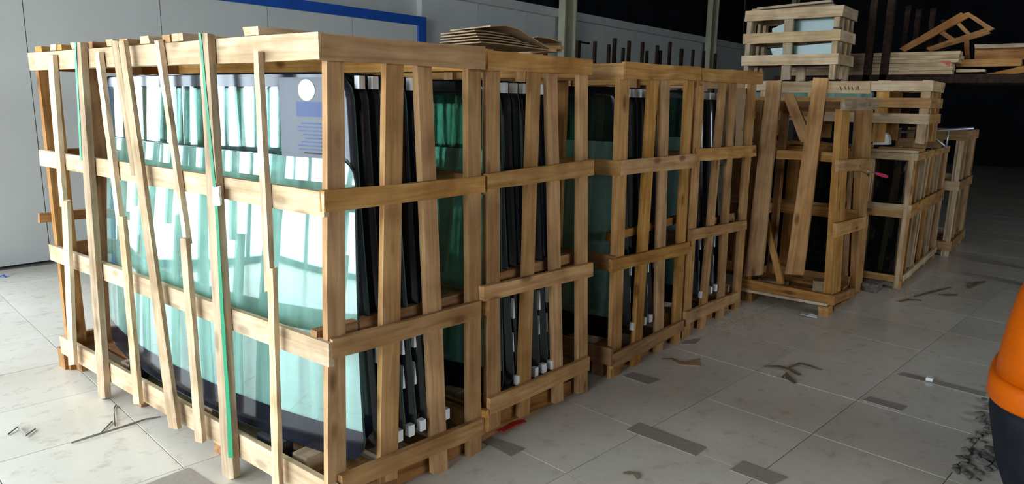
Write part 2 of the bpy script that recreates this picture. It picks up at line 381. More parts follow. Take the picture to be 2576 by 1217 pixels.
# ---- glazed fronts: back wall left of the gate, and the side wall
def glazed(n, axis, s0, s1, pos, label):
    """one window bay from s0 to s1 along its wall, frame, transom, three panes"""
    w = thing('window_%d' % n, ((s0 + s1)/2, pos, 0) if axis == 'x' else (pos, (s0 + s1)/2, 0), label, None, None, 'structure')
    def bx(name, a, b_, z0, z1, d0, d1_, mat):
        if axis == 'x': box(name, (a, pos + d0, z0), (b_, pos + d1_, z1), mat, w)
        else: box(name, (pos - d1_, a, z0), (pos - d0, b_, z1), mat, w)
    bx('window_frame', s0, s0 + .05, 0, 4.0, 0, .10, FRAMEM); bx('window_frame', s1 - .05, s1, 0, 4.0, 0, .10, FRAMEM)
    bx('window_frame', s0 + .05, s1 - .05, 3.93, 4.0, 0, .10, FRAMEM); bx('window_sill', s0 + .05, s1 - .05, 0, .08, 0, .10, FRAMEM)
    bx('transom', s0 + .05, s1 - .05, 1.02, 1.22, 0, .10, FRAMEM)
    m = (s0 + s1)/2
    bx('mullion', m - .025, m + .025, 1.22, 3.93, 0, .10, FRAMEM)
    bx('pane', s0 + .05, s1 - .05, .08, 1.02, .045, .053, WINGL)
    bx('pane', s0 + .05, m - .025, 1.22, 3.93, .045, .053, WINGL); bx('pane', m + .025, s1 - .05, 1.22, 3.93, .045, .053, WINGL)
n = 1
for i in range(5):
    glazed(n, 'x', -4.3 + i*1.16, -4.3 + (i + 1)*1.16, YW, 'tall glazed shopfront bay with a dark transom rail'); n += 1
wl = thing('wall_left', (XL, 0, 0), 'plain side wall with tall windows', None, None, 'structure')
box('wall_piece', (XL - .2, YN, -.1), (XL, 0.0, ZC), PLASTER, wl); box('wall_piece', (XL - .2, 0.0, 4.0), (XL, YW, ZC), PLASTER, wl)
for i in range(6):
    glazed(n, 'y', 0.0 + i*1.3, 0.0 + (i + 1)*1.3, XL, 'tall glazed bay in the side wall'); n += 1
#CONTENTS
box('corner_post', (XL - .2, YW, 0), (-4.3, YW + .2, 4.0), PLASTER, wl)

# ================================================================== WINDSHIELDS
def windshield_mesh(name, W, H, taper, bulge, tilt, corner, side, top, bot, gm):
    """curved laminated pane: stands along Y, bulges to -X, bottom at z = 0; returns glass and border meshes"""
    T = 0.006
    nu = 22
    us = sorted(set([round(-1 + 2*i/nu, 4) for i in range(nu + 1)] + [-(1 - side), 1 - side]))
    vs_ = sorted(set([0, corner*.08, corner*.3, corner*.6, corner, bot, H - corner, H - corner*.6, H - corner*.3, H - corner*.08, H, H - top] + [H*i/8 for i in range(1, 8)]))
    def P(u, v, d):
        hw = W/2*(1 - taper*v/H)
        for e in (v, H - v):
            if e < corner: hw -= corner*(1 - math.sqrt(max(0, 1 - ((corner - e)/corner)**2)))
        y = u*hw; q = y/(W/2)
        x = -bulge*(1 - abs(q)**2.3) - 0.012*math.sin(math.pi*v/H) + tilt*v/H
        return (x + d, y, v)
    def build(keep, mat):
        V = []; F = []; idx = {}; mi = []
        def vid(i, j, s):
            k = (i, j, s)
            if k not in idx: idx[k] = len(V); V.append(P(us[i], vs_[j], T*s))
            return idx[k]
        cells = set((i, j) for i in range(len(us) - 1) for j in range(len(vs_) - 1) if keep((us[i] + us[i + 1])/2, (vs_[j] + vs_[j + 1])/2))
        for i, j in cells:
            F.append((vid(i, j, 0), vid(i, j + 1, 0), vid(i + 1, j + 1, 0), vid(i + 1, j, 0))); mi.append(0)
            F.append((vid(i, j, 1), vid(i + 1, j, 1), vid(i + 1, j + 1, 1), vid(i, j + 1, 1))); mi.append(0)
            for (di, dj), (a, b) in (((-1, 0), ((i, j), (i, j + 1))), ((1, 0), ((i + 1, j + 1), (i + 1, j))), ((0, -1), ((i + 1, j), (i, j))), ((0, 1), ((i, j + 1), (i + 1, j + 1)))):
                nb = (i + di, j + dj)
                if nb in cells: continue
                if 0 <= nb[0] < len(us) - 1 and 0 <= nb[1] < len(vs_) - 1: continue
                F.append((vid(*a, 0), vid(*a, 1), vid(*b, 1), vid(*b, 0))); mi.append(1)
        me = mk(name, V, F, [mat, EDGE], mi)
        for p in me.polygons: p.use_smooth = p.material_index == 0
        return me
    inside = lambda u, v: abs(u) < 1 - side and bot < v < H - top
    return build(inside, gm), build(lambda u, v: not inside(u, v), FRIT)
TALL = windshield_mesh('tall_windshield', 2.36, 1.49, 0.10, 0.13, 0.02, 0.10, 0.075, 0.055, 0.16, GLASS)
SHORT = windshield_mesh('short_windshield', 2.28, 1.18, 0.07, 0.13, 0.07, 0.09, 0.004, 0.004, 0.13, GLASSL)
TABME = mk('foam_tab', [(sx*.014, sy*.014, sz*.024) for sx in (-1, 1) for sy in (-1, 1) for sz in (-1, 1)], [(0, 1, 3, 2), (4, 6, 7, 5), (0, 4, 5, 1), (2, 3, 7, 6), (0, 2, 6, 4), (1, 5, 7, 3)], TABM)
WEDGE = mk('foam_wedge', [(0, -.01, 0), (.014, -.01, 0), (.004, -.01, .10), (0, .01, 0), (.014, .01, 0), (.004, .01, .10)], [(0, 1, 2), (3, 5, 4), (0, 3, 4, 1), (1, 4, 5, 2), (2, 5, 3, 0)], PAPER)
ORD = ['first', 'second', 'third', 'fourth', 'fifth', 'sixth', 'seventh']
def windshield(kind, loc, label, group, tabs=True):
    t = thing('windshield', loc, label, 'windshield', group)
    g_, f_ = kind; base = Matrix.Translation(loc)
    link('glass_pane', g_, t, base); link('black_border', f_, t, base)
    if tabs:
        W, H = 2.36, 1.49
        link('foam_tab', TABME, t, base @ Matrix.Translation((.022 + .008, -W/2*.9 + .004, H - .036)))
        link('foam_tab', TABME, t, base @ Matrix.Translation((.025, -W/2 + .005, .05)))
        for z in (.20, .36):
            link('foam_wedge', WEDGE, t, base @ Matrix.Translation((.007, -W/2 + .035, z + random.uniform(-.03, .03))))
    return t

# ================================================================== GLASS CRATES IN THE ROW
YF, YB = 1.986, 4.56
PT = 0.024
def glass_crate(label, xl, xr, rails, posts, innerbar, side_sticks=True, left_custom=None, mats=None, ins=8):
    root = thing('glass_crate', ((xl + xr)/2, (YF + YB)/2, 0), label, 'crate', 'wooden windshield crates standing in a row')
    M = lambda: random.choice(mats or (PINE, PINE, BROWN))
    for q in rails: qplank('rail', 1, YF, q, PT, M(), root)
    for q in posts:
        q = [(q[0][0] + ins, q[0][1]), q[1], (q[2][0] + ins, q[2][1]), q[3]]
        qplank('post', 1, YF + PT + .002, q, .028, M(), root)
    a, b = innerbar[:2]
    bar('inner_bar', at(*a, 1, YF + .10), at(*b, 1, YF + .10), (0, 0, 1), .05, .035, BROWN, root)
    Z = ((1.722, 1.812), (1.203, 1.290), (.662, .752), (.098, .205))
    # long sides
    for k, (z0, z1) in enumerate(Z):
        y0 = YF + .004
        plank('side_rail', (xl, y0, z1), (xl, y0, z0), (xl, YB, z1), (xl, YB, z0), (1, 0, 0), PT, LITW if left_custom else M(), root)
        plank('side_rail', (xr, YF + .075, z1), (xr, YF + .075, z0), (xr, YB, z1), (xr, YB, z0), (-1, 0, 0), PT, M(), root)
        plank('end_rail', (xl + .03, YB, z1), (xl + .03, YB, z0), (xr - .03, YB, z1), (xr - .03, YB, z0), (0, -1, 0), PT, BROWN, root)
    for i in range(4):
        xx = xl + .07 + (xr - xl - .14)*i/3; dx = random.uniform(-.03, .03) if 0 < i < 3 else 0
        plank('end_post', (xx - .05, YB - PT - .002, 1.80), (xx + .05, YB - PT - .002, 1.80), (xx - .05 + dx, YB - PT - .002, .0), (xx + .05 + dx, YB - PT - .002, .0), (0, -1, 0), .04, BROWN, root)
    if side_sticks:
        for side, xx, inw in ((0, xl + PT + .003, (1, 0, 0)), (1, xr - PT - .003, (-1, 0, 0))):
            for yy in (2.42, 2.95, 3.5, 4.05):
                dy = random.uniform(-.06, .06)
                plank('side_post', (xx, yy - .035, 1.79), (xx, yy + .035, 1.79), (xx, yy - .035 + dy, .11), (xx, yy + .035 + dy, .11), inw, .03, M(), root)
    # top slats
    for yy in (2.52, 3.0, 3.4, 3.75, 4.12, 4.40):
        if not left_custom or yy != 2.52:
            dy = random.uniform(-.03, .03)
            bar('top_slat', (xl + .0, yy, 1.828), (xr - .02, yy + dy, 1.828), (0, 1, 0), .07, .028, M(), root)
    # base: skids across, deck boards along
    for yy in (YF + .12, 2.9, 3.7, YB - .10):
        bar('skid', (xl + .05, yy, .050), (xr - .05, yy, .050), (0, 1, 0), .075, .096, BROWN, root)
    for yy in (YF + .30, 3.0, YB - .72):
        bar('bearer', (xl + .06, yy, .163), (xr - .06, yy, .163), (0, 1, 0), .09, .074, GREYW, root)
    nd = 5
    for i in range(nd):
        xx = xl + .11 + (xr - xl - .22)*i/(nd - 1)
        bar('deck_board', (xx, YF + .10, .112), (xx, YB - .07, .112), (1, 0, 0), .105, .024, BROWN if i % 2 else GREYW, root)
    return root

def skirt(root, q): qplank('base_board', 1, YF + .076, q, .03, BROWN, root)

# ---- nearest crate
c1 = glass_crate('nearest pine crate of the row, bright long side crossed by sticks and green straps', 1.4716, 2.292,
    [[(808, 86), (808, 150), (1220, 118), (1220, 175)], [(816, 481), (816, 535), (1221, 443), (1221, 484)],
     [(838, 856), (838, 904), (1211, 757), (1211, 800)], [(862, 1197), (862, 1240), (1216, 1053), (1216, 1094)]],
    [[(814, 140), (866, 145), (818, 1262), (872, 1255)], [(964, 140), (1017, 142), (950, 1215), (1000, 1203)],
     [(1041, 150), (1086, 152), (1084, 1192), (1127, 1187)], [(1168, 160), (1209, 162), (1173, 1157), (1211, 1150)]],
    [(790, 847), (1178, 742)], side_sticks=False, left_custom=True)
skirt(c1, [(1000, 1170), (1000, 1215), (1175, 1110), (1175, 1150)])
XS = 1.4716 - .004
def stick(name, q, t, mat, out=.030):
    return qplank(name, 0, XS - out, q, t, mat, c1, seg=10)
stick('stick', [(118, 138), (132, 138), (150, 520), (160, 520)], 0.022, LITW, 0.023)
stick('stick', [(154, 505), (168, 505), (173, 918), (186, 918)], 0.02, LITW, 0.045)
stick('corner_leg', [(186, 106), (201, 106), (248, 1006), (265, 1003)], 0.03, GREYW, 0.031)
stick('stick', [(237, 129), (248, 129), (293, 568), (304, 568)], 0.022, LITW, 0.023)
stick('stick', [(296, 545), (309, 545), (336, 1018), (351, 1018)], 0.02, LITW, 0.045)
stick('stick', [(280, 104), (296, 104), (330, 440), (345, 440)], 0.022, GREYW, 0.023)
stick('stick', [(297, 102), (311, 102), (424, 1078), (446, 1078)], 0.02, GREYW, 0.045)
stick('stick', [(388, 101), (398, 100), (462, 615), (471, 615)], 0.022, LITW, 0.023)
stick('stick', [(452, 600), (467, 600), (490, 1112), (509, 1112)], 0.02, LITW, 0.045)
stick('corner_leg', [(498, 84), (521, 82), (560, 1206), (589, 1203)], 0.03, GREYW, 0.031)
stick('stick', [(637, 127), (649, 127), (666, 735), (681, 730)], 0.022, LITW, 0.023)
stick('stick', [(672, 676), (686, 676), (684, 1222), (702, 1222)], 0.02, LITW, 0.045)
for q in ([(186, 108), (191, 108), (201, 402), (206, 402)], [(499, 84), (505, 84), (541, 520), (548, 520)], [(540, 515), (547, 515), (575, 1150), (586, 1150)]):
    sp = qplank('strap', 0, XS - .0335, q, .0018, GREEN, c1, seg=10)
qplank('strap_buckle', 0, XS - .042, [(533, 470), (551, 470), (536, 515), (554, 515)], .008, WHITEP, sp)
# slat ends lying on the long top rail
for px, py, w in ((135, 119, .065), (188, 112, .07), (277, 106, .07), (364, 98, .08), (446, 92, .08), (632, 77, .09)):
    p = at(px, py, 0, XS); bar('top_slat', (XS - .002, p.y, 1.829), (2.25, p.y + .02, 1.829), (0, 1, 0), w, .030, LITW, c1)
bar('end_bar', (1.44, YB + .015, .905), (2.25, YB + .015, .905), (0, 0, 1), .055, .03, BROWN, c1)
# far low corner leg and foam blocks
plank('corner_leg', (1.475, YB - .03, .12), (1.475, YB + .06, .12), (1.475, YB - .03, 0), (1.475, YB + .06, 0), (1, 0, 0), .09, BROWN, c1)
for yy in (2.50, 3.80):
    b_ = box('foam_block', (1.535, yy - .07, .125), (1.60, yy + .09, .20), FOAMD); tag(b_, 'dark foam block under the glass, ' + ('near the middle stick of the nearest crate' if yy < 3 else 'at the far end of the nearest crate'), 'foam block', 'foam blocks in the nearest crate')
# ---- second crate
c2 = glass_crate('second wooden crate of the row, flattened cardboard lying on its top', 2.322, 3.14,
    [[(1230, 126), (1230, 176), (1491, 150), (1491, 189)], [(1228, 437), (1228, 477), (1495, 401), (1495, 440)],
     [(1216, 721), (1216, 758), (1493, 660), (1493, 695)], [(1233, 1004), (1233, 1044), (1484, 897), (1484, 931)]],
    [[(1219, 170), (1257, 172), (1221, 1086), (1259, 1072)], [(1331, 176), (1362, 178), (1302, 1050), (1332, 1040)],
     [(1372, 178), (1402, 180), (1391, 1016), (1418, 1008)], [(1452, 182), (1479, 184), (1449, 992), (1478, 982)]],
    [(1250, 697), (1456, 640)], ins=6, mats=(PINE,))
skirt(c2, [(1225, 1035), (1225, 1080), (1475, 945), (1475, 985)])
# ---- third crate
c3 = glass_crate('third wooden crate of the row, after the gap, pale board on its corner', 3.435, 4.35,
    [[(1573, 155), (1573, 199), (1764, 169), (1764, 202)], [(1564, 404), (1564, 441), (1753, 386), (1753, 421)],
     [(1540, 654), (1540, 685), (1736, 608), (1736, 637)], [(1541, 893), (1541, 930), (1721, 805), (1721, 830)]],
    [[(1554, 192), (1585, 194), (1531, 958), (1560, 947)], [(1633, 194), (1658, 195), (1587, 925), (1611, 917)],
     [(1660, 196), (1686, 197), (1646, 905), (1667, 897)], [(1725, 200), (1746, 201), (1688, 886), (1710, 878)]],
    [(1530, 597), (1710, 548)], ins=5, mats=(PINE, PINE, BROWN))
skirt(c3, [(1545, 910), (1545, 950), (1720, 838), (1720, 874)])
# ---- fourth crate
c4 = glass_crate('fourth and farthest wooden crate of the row, leaning away from the others', 4.43, 5.36,
    [[(1767, 171), (1767, 204), (1919, 180), (1919, 212)], [(1757, 374), (1757, 406), (1902, 365), (1902, 393)],
     [(1739, 578), (1739, 605), (1879, 554), (1879, 577)], [(1730, 784), (1730, 815), (1860, 733), (1860, 757)]],
    [[(1750, 202), (1773, 203), (1713, 850), (1736, 842)], [(1813, 205), (1829, 206), (1757, 832), (1774, 825)],
     [(1834, 206), (1854, 207), (1803, 812), (1820, 804)], [(1886, 205), (1904, 206), (1842, 798), (1860, 790)]],
    [(1769, 560), (1856, 540)], ins=4, mats=(PINE,))
skirt(c4, [(1735, 800), (1735, 838), (1858, 752), (1858, 785)])
# ---- windshields
names = ['nearest crate', 'second crate of the row', 'third crate of the row', 'fourth crate of the row']
for k, (xl, ends) in enumerate(((1.4716, (.27, .335, .40, .465, .53, .61)), (2.322, (.27, .34, .41, .48, .55, .62)), (3.435, (.30, .37, .44, .52, .60, .68)), (4.43, (.30, .38, .46, .55, .64)))):
    windshield(SHORT, (xl + .185, 3.17, .201), 'shorter pale green windshield at the front of the ' + names[k], 'short windshields in the crates', tabs=False)
    for i, dx in enumerate(ends):
        windshield(TALL, (xl + dx, 3.21, .206), '%s tall black-edged windshield behind the short one in the %s' % (ORD[i], names[k]), 'tall windshields stacked in the crates')
# printed leaflet against the first tall pane of the nearest crate
lf = thing('printed_leaflet', (1.64, 2.2, 1.34), 'grey printed sheet with pale disc and blue picture behind the nearest crate top', 'leaflet')
sh = None
def leaf(name, ys, zs, mat, d):
    """sheet following the bend of the pane"""
    V = []; n_ = 8
    for s in (0, .0008):
        for i in range(n_ + 1):
            for z in zs:
                y = ys[0] + (ys[1] - ys[0])*i/n_; q = (y - 3.21)/1.18
                x = 1.4716 + .27 - .13*(1 - abs(q)**2.3) - .024 - d + s
                V.append((x, y, z))
    F = []; m_ = 2*(n_ + 1)
    for i in range(n_):
        a = 2*i; F += [(a, a + 1, a + 3, a + 2), (m_ + a, m_ + a + 2, m_ + a + 3, m_ + a + 1), (a, a + 2, m_ + a + 2, m_ + a), (a + 1, m_ + a + 1, m_ + a + 3, a + 3)]
    F += [(0, m_, m_ + 1, 1), (2*n_, 2*n_ + 1, m_ + 2*n_ + 1, m_ + 2*n_)]
    return link(name, mk(name, V, F, mat), sh or lf)
sh = leaf('sheet', (2.21, 2.46), (1.375, 1.675), PGREY, .004)
leaf('blue_print', (2.235, 2.37), (1.53, 1.585), PBLUE, .0055)
for z in [1.39 + .014*i for i in range(9)]: leaf('print_line', (2.25, 2.35 + .02*math.sin(z*90)), (z, z + .005), PBLUE if z > 1.4 else INK, .0055)
V = [(1.4716 + .27 - .13*(1 - abs((y - 3.21)/1.18)**2.3) - .0300, y, z) for y, z in [(2.315 + .042*math.cos(a*math.pi/12), 1.628 + .040*math.sin(a*math.pi/12)) for a in range(24)]]
link('pale_disc', mk('pale_disc', V + [(v[0] + .0008, v[1], v[2]) for v in V], [tuple(range(24)), tuple(range(47, 23, -1))] + [(i, (i + 1) % 24, 24 + (i + 1) % 24, 24 + i) for i in range(24)], PDISC), sh)

# ================================================================== THINGS ON THE ROW
# flattened cardboard on the second crate
def sheet(name, pts, th, mat, parent):
    """bent sheet: list of (x, z) profile points swept along y0..y1"""
    prof, y0, y1, skew = pts
    V = []; n_ = len(prof)
    for dz in (0, th):
        for j, y in enumerate((y0, y1)):
            for (x_, z_) in prof: V.append((x_ + skew*j, y, z_ + dz))
    F = []
    for i in range(n_ - 1):
        a, b, c_, d = i, i + 1, n_ + i + 1, n_ + i; o = 2*n_
        F += [(a, d, c_, b), (o + a, o + b, o + c_, o + d), (a, b, o + b, o + a), (d, o + d, o + c_, c_)]
    o = 2*n_; F += [(0, o, o + n_, n_), (n_ - 1, 2*n_ - 1, o + 2*n_ - 1, o + n_ - 1)]
    return link(name, mk(name, V, F, mat), parent)
cb = thing('cardboard_pile', (2.75, 2.6, 1.845), 'flattened brown cardboard box folded over on top of the second crate', 'cardboard')
for i in range(5):
    sheet('cardboard_layer', ([(2.42 + .012*i, 1.848 + .014*i), (2.55, 1.850 + .0145*i), (2.72, 1.849 + .014*i), (2.92 - .05*i, 1.847 + .012*i)], 2.12 + .02*i, 2.42 + .01*i, .05), .005, CARD, cb)
sheet('cardboard_flap', ([(2.46, 1.918), (2.56, 1.930), (2.66, 1.922), (2.76, 1.892), (2.90, 1.852)], 2.10, 2.40, .06), .005, CARD, cb)
sheet('cardboard_flap', ([(2.86, 1.905), (2.95, 1.905), (3.06, 1.895), (3.065, 1.847)], 2.14, 2.46, .05), .005, CARD, cb)
for i, (a, b) in enumerate((((2.95, 2.12), (3.05, 2.30)), ((3.00, 2.20), (3.09, 2.16)))):
    tag(bar('wood_offcut', (*a, 1.850 + .02*i), (*b, 1.850 + .02*i), (1, 1, 0), .05, .016, PINE), 'splintered offcut on the far corner of the second crate, ' + ('lower' if i == 0 else 'upper') + ' of two', 'offcut', 'offcuts on the second crate')
# torn cardboard hanging at the right end of the fourth crate
tp = [(1852, 222), (1884, 222), (1878, 258), (1886, 262), (1876, 300), (1866, 325), (1874, 350), (1872, 365), (1850, 368), (1852, 320), (1847, 280)]
P3 = [at(px, py, 1, YF + PT + .034) for px, py in tp]; n_ = len(P3); c = P3[0]
V = [p - c + Vector((0, .004*math.sin(i*1.7), 0)) for i, p in enumerate(P3)]; V += [v + Vector((0, .006, 0)) for v in V]
tag(link('torn_cardboard', mk('torn_cardboard', V, [tuple(range(n_ - 1, -1, -1)), tuple(range(n_, 2*n_))] + [(i, (i + 1) % n_, n_ + (i + 1) % n_, n_ + i) for i in range(n_)], CARD), None, Matrix.Translation(c)), 'torn cardboard sheet standing inside the fourth crate at its right end', 'cardboard')

# ================================================================== EMPTY CRATE BEYOND THE ROW
X5, Y5 = 5.704, 1.372
e5 = thing('empty_crate', (6.05, 1.74, 0), 'empty open crate with two long boards leaning across its front', 'crate')
qplank('bottom_board', 0, X5, [(1862, 699), (1862, 724), (2097, 744), (2097, 768)], .03, BROWN, e5)
bar('base_lath', (X5 - .01, 2.10, .10), (X5 - .01, 1.40, .10), (1, 0, 0), .06, .02, YELW, e5)
qplank('foot_block', 0, X5 + .005, [(2058, 770), (2058, 795), (2084, 772), (2084, 797)], .12, PINE, e5)
box('foot_block', (X5 + .01, 2.0, 0), (X5 + .12, 2.09, .09), BROWN, e5)
box('foot_block', (6.28, 1.40, 0), (6.39, 1.5, .09), BROWN, e5); box('foot_block', (6.28, 2.0, 0), (6.39, 2.09, .09), BROWN, e5)
qplank('leaning_board', 0, X5 - .05, [(1928, 203), (1966, 203), (1872, 697), (1916, 692)], .03, PINE, e5, seg=10)
qplank('leaning_board', 0, X5 - .05, [(2046, 195), (2083, 195), (1975, 690), (2020, 692)], .03, PINE, e5, seg=10)
tb = qplank('top_board', 0, X5 - .018, [(1962, 207), (1962, 232), (2190, 207), (2190, 236)], .025, YELW, e5)
for i, (px, w) in enumerate(((2112, 9), (2124, 7), (2133, 4), (2141, 9), (2152, 3), (2158, 3))):
    qplank('pen_mark', 0, X5 - .0195, [(px, 217), (px + 2, 217), (px + w*.4, 226), (px + w*.4 + 2, 226)], .001, INK, tb, seg=1)
qplank('brace', 0, X5 + .02, [(1968, 236), (1996, 236), (2014, 358), (2042, 350)], .025, PINE, e5)
qplank('side_rail', 1, Y5, [(2126, 250), (2126, 278), (2211, 247), (2211, 275)], .03, GREYW, e5)
qplank('side_rail', 1, Y5, [(2111, 402), (2111, 432), (2192, 398), (2192, 427)], .03, PINE, e5)
qplank('side_rail', 1, Y5, [(2105, 562), (2105, 597), (2178, 545), (2178, 573)], .03, PINE, e5)
qplank('side_rail', 1, Y5, [(2095, 746), (2095, 768), (2153, 722), (2153, 742)], .03, BROWN, e5)
qplank('side_rail', 1, Y5 + .03, [(2098, 772), (2098, 792), (2150, 742), (2150, 760)], .03, BROWN, e5)
qplank('post', 1, Y5 + .034, [(2120, 274), (2139, 274), (2088, 745), (2114, 742)], .05, PINE, e5)
qplank('post', 1, Y5 + .034, [(2172, 274), (2197, 274), (2152, 735), (2168, 733)], .05, PINE, e5)
qplank('post', 1, Y5 + .10, [(2160, 274), (2170, 274), (2122, 735), (2138, 733)], .03, BROWN, e5)
for xx in (X5 + .05, 6.34): bar('post', (xx, 2.07, .09), (xx, 2.07, 1.64), (1, 0, 0), .08, .05, BROWN, e5)
for z in (.15, .72, 1.20, 1.60): bar('back_rail', (6.38, 1.42, z), (6.38, 2.10, z), (0, 0, 1), .085, .025, BROWN, e5); bar('far_rail', (X5 + .03, 2.11, z), (6.40, 2.11, z), (0, 0, 1), .085, .025, BROWN, e5)
bar('front_rail', (X5 + .04, 2.10, 1.225), (X5 + .04, 1.42, 1.225), (0, 0, 1), .07, .03, PINE, e5)
for xx in (5.80, 6.0, 6.2): bar('deck_board', (xx, 1.41, .13), (xx, 2.09, .13), (1, 0, 0), .11, .025, BROWN, e5)
bar('brace', (X5 + .10, 2.06, .95), (X5 + .10, 1.80, .17), (0, 1, 0), .05, .03, PINE, e5)
def loose(name, lo, hi, rz, mat, label, cat, group=None):
    o = box(name, lo, hi, mat); o.rotation_euler = (0, 0, rz); return tag(o, label, cat, group)
loose('wood_block', (5.78, 1.46, .146), (5.90, 1.56, .25), .2, GREYW, 'square wood block lying in the base of the empty crate', 'wood block')
loose('board_offcut', (5.86, 1.78, .146), (5.95, 2.02, .17), .35, GREYW, 'grey board offcut lying in the base of the empty crate', 'offcut')
# screwdriver stuck in the side of the empty crate
sd = thing('screwdriver', at(2183, 430, 1, 1.35), 'pink-handled screwdriver sticking out of the empty crate', 'screwdriver')
A = at(2181, 430, 1, 1.36); B = at(2203, 436, 1, 1.335); C_ = at(2233, 445, 1, 1.30)
tube('shaft', [A, B], .004, STEELG, sd)
tube('handle', [B, B.lerp(C_, .12), B.lerp(C_, .35), B.lerp(C_, .7), B.lerp(C_, .92), C_], .012, PINK, sd, n=10, radii=[.007, .012, .015, .016, .013, .006])

# ================================================================== CRATES AROUND AND BEHIND
def box_crate(name, label, x0, x1, y0, y1, z0, z1, zr, front, side, mats, legs=0.0, group='stacked wooden crates at the dark end', rail=.085, deck=True):
    """open slatted crate; zr = rail centre heights, front / side = post positions on the X = x0 and Y = y0 faces"""
    r = thing(name, ((x0 + x1)/2, (y0 + y1)/2, z0), label, 'crate', group)
    M = lambda: random.choice(mats)
    for z in zr:
        for xx, inw in ((x0, (1, 0, 0)), (x1, (-1, 0, 0))):
            plank('rail', (xx, y1, z + rail/2), (xx, y1, z - rail/2), (xx, y0, z + rail/2), (xx, y0, z - rail/2), inw, .022, M(), r)
        for yy, inw in ((y0, (0, 1, 0)), (y1, (0, -1, 0))):
            plank('rail', (x0 + .024, yy, z + rail/2), (x0 + .024, yy, z - rail/2), (x1 - .024, yy, z + rail/2), (x1 - .024, yy, z - rail/2), inw, .022, BROWN if yy == y0 and BROWN in mats else M(), r)
    zb = z0
    for (ya, yb, w) in front:
        for xx, inw in ((x0 + .024, (1, 0, 0)), (x1 - .024, (-1, 0, 0))):
            plank('post', (xx, ya - w/2, z1 - .005), (xx, ya + w/2, z1 - .005), (xx, yb - w/2, zb), (xx, yb + w/2, zb), inw, .035, M(), r)
    for (xa, xb, w) in side:
        for yy, inw in ((y0 + .024, (0, 1, 0)), (y1 - .024, (0, -1, 0))):
            plank('post', (xa - w/2, yy, z1 - .005), (xa + w/2, yy, z1 - .005), (xb - w/2, yy, zb + .01), (xb + w/2, yy, zb + .01), inw, .03, M(), r)
    if deck:
        z = zr[-1] - rail/2 + .02
        n_ = max(2, int((x1 - x0)/.22))
        for i in range(n_):
            xx = x0 + .12 + (x1 - x0 - .24)*i/(n_ - 1); bar('deck_board', (xx, y0 + .06, z), (xx, y1 - .06, z), (1, 0, 0), .10, .022, BROWN, r)
    return r
# crate behind the empty one
c9 = box_crate('glass_crate', 'low glass crate standing behind the empty crate', 6.52, 7.40, 1.56, 2.60, 0, 1.27, (1.215, .735, .09),
    [(1.61, 1.61, .09), (2.02, 2.02, .10), (2.30, 2.36, .08), (2.55, 2.55, .09)], [(6.8, 6.8, .08), (7.1, 7.14, .08)], (PINE, BROWN))
bar('top_board', (6.50, 1.58, 1.285), (6.50, 2.60, 1.285), (1, 0, 0), .07, .025, PINE, c9)
def flat_pane(name, lo, hi, mat, label, group):
    lo = Vector(lo); hi = Vector(hi)
    t = thing('glass_sheet', ((lo.x + hi.x)/2, (lo.y + hi.y)/2, lo.z), label, 'glass', group)
    box('pane', lo, hi, mat, t)
    d = .012
    box('edge_strip', (lo.x - .001, lo.y, lo.z), (hi.x + .001, lo.y + d, hi.z), FRIT, t); box('edge_strip', (lo.x - .001, hi.y - d, lo.z), (hi.x + .001, hi.y, hi.z), FRIT, t)
    return t
for i in range(3):
    flat_pane('glass', (6.64 + .14*i, 1.64, .105), (6.648 + .14*i, 2.50, 1.14), GLASSD, '%s dark glass sheet in the low crate behind the empty crate' % ORD[i], 'dark glass sheets at the dark end')
# crate with dark glass on the right
Y6 = 1.13
c6 = box_crate('glass_crate', 'crate holding dark glass right of the empty crate, many slanted side sticks', 7.02, 8.85, Y6, 1.54, .0, 1.22, (1.185, .735, .675, .095),
    [(1.17, 1.17, .06), (1.50, 1.50, .06)],
    [(7.06, 7.05, .09), (7.35, 7.28, .06), (7.62, 7.52, .07), (7.85, 7.62, .06), (8.05, 7.98, .07), (8.25, 8.30, .05), (8.50, 8.42, .07), (8.76, 8.76, .08)], (PINE, YELW), rail=.06)
flat_pane('glass', (7.09, 1.21, .11), (7.10, 1.46, 1.14), GLASSD, 'first dark glass sheet facing out of the right-hand crate', 'dark glass sheets at the dark end')
flat_pane('glass', (7.16, 1.21, .11), (7.17, 1.46, 1.14), GLASSD, 'second dark glass sheet behind the first in the right-hand crate', 'dark glass sheets at the dark end')
# taller crate behind it
c10 = box_crate('glass_crate', 'taller crate behind the dark glass crate, at the far right', 9.0, 10.1, 1.02, 1.75, 0, 1.37, (1.32, .78, .12),
    [(1.07, 1.07, .07), (1.40, 1.40, .07), (1.70, 1.70, .07)], [(9.06, 9.06, .09), (9.40, 9.34, .08), (9.75, 9.70, .08), (10.0, 10.0, .08)], (PINE, YELW), rail=.10)
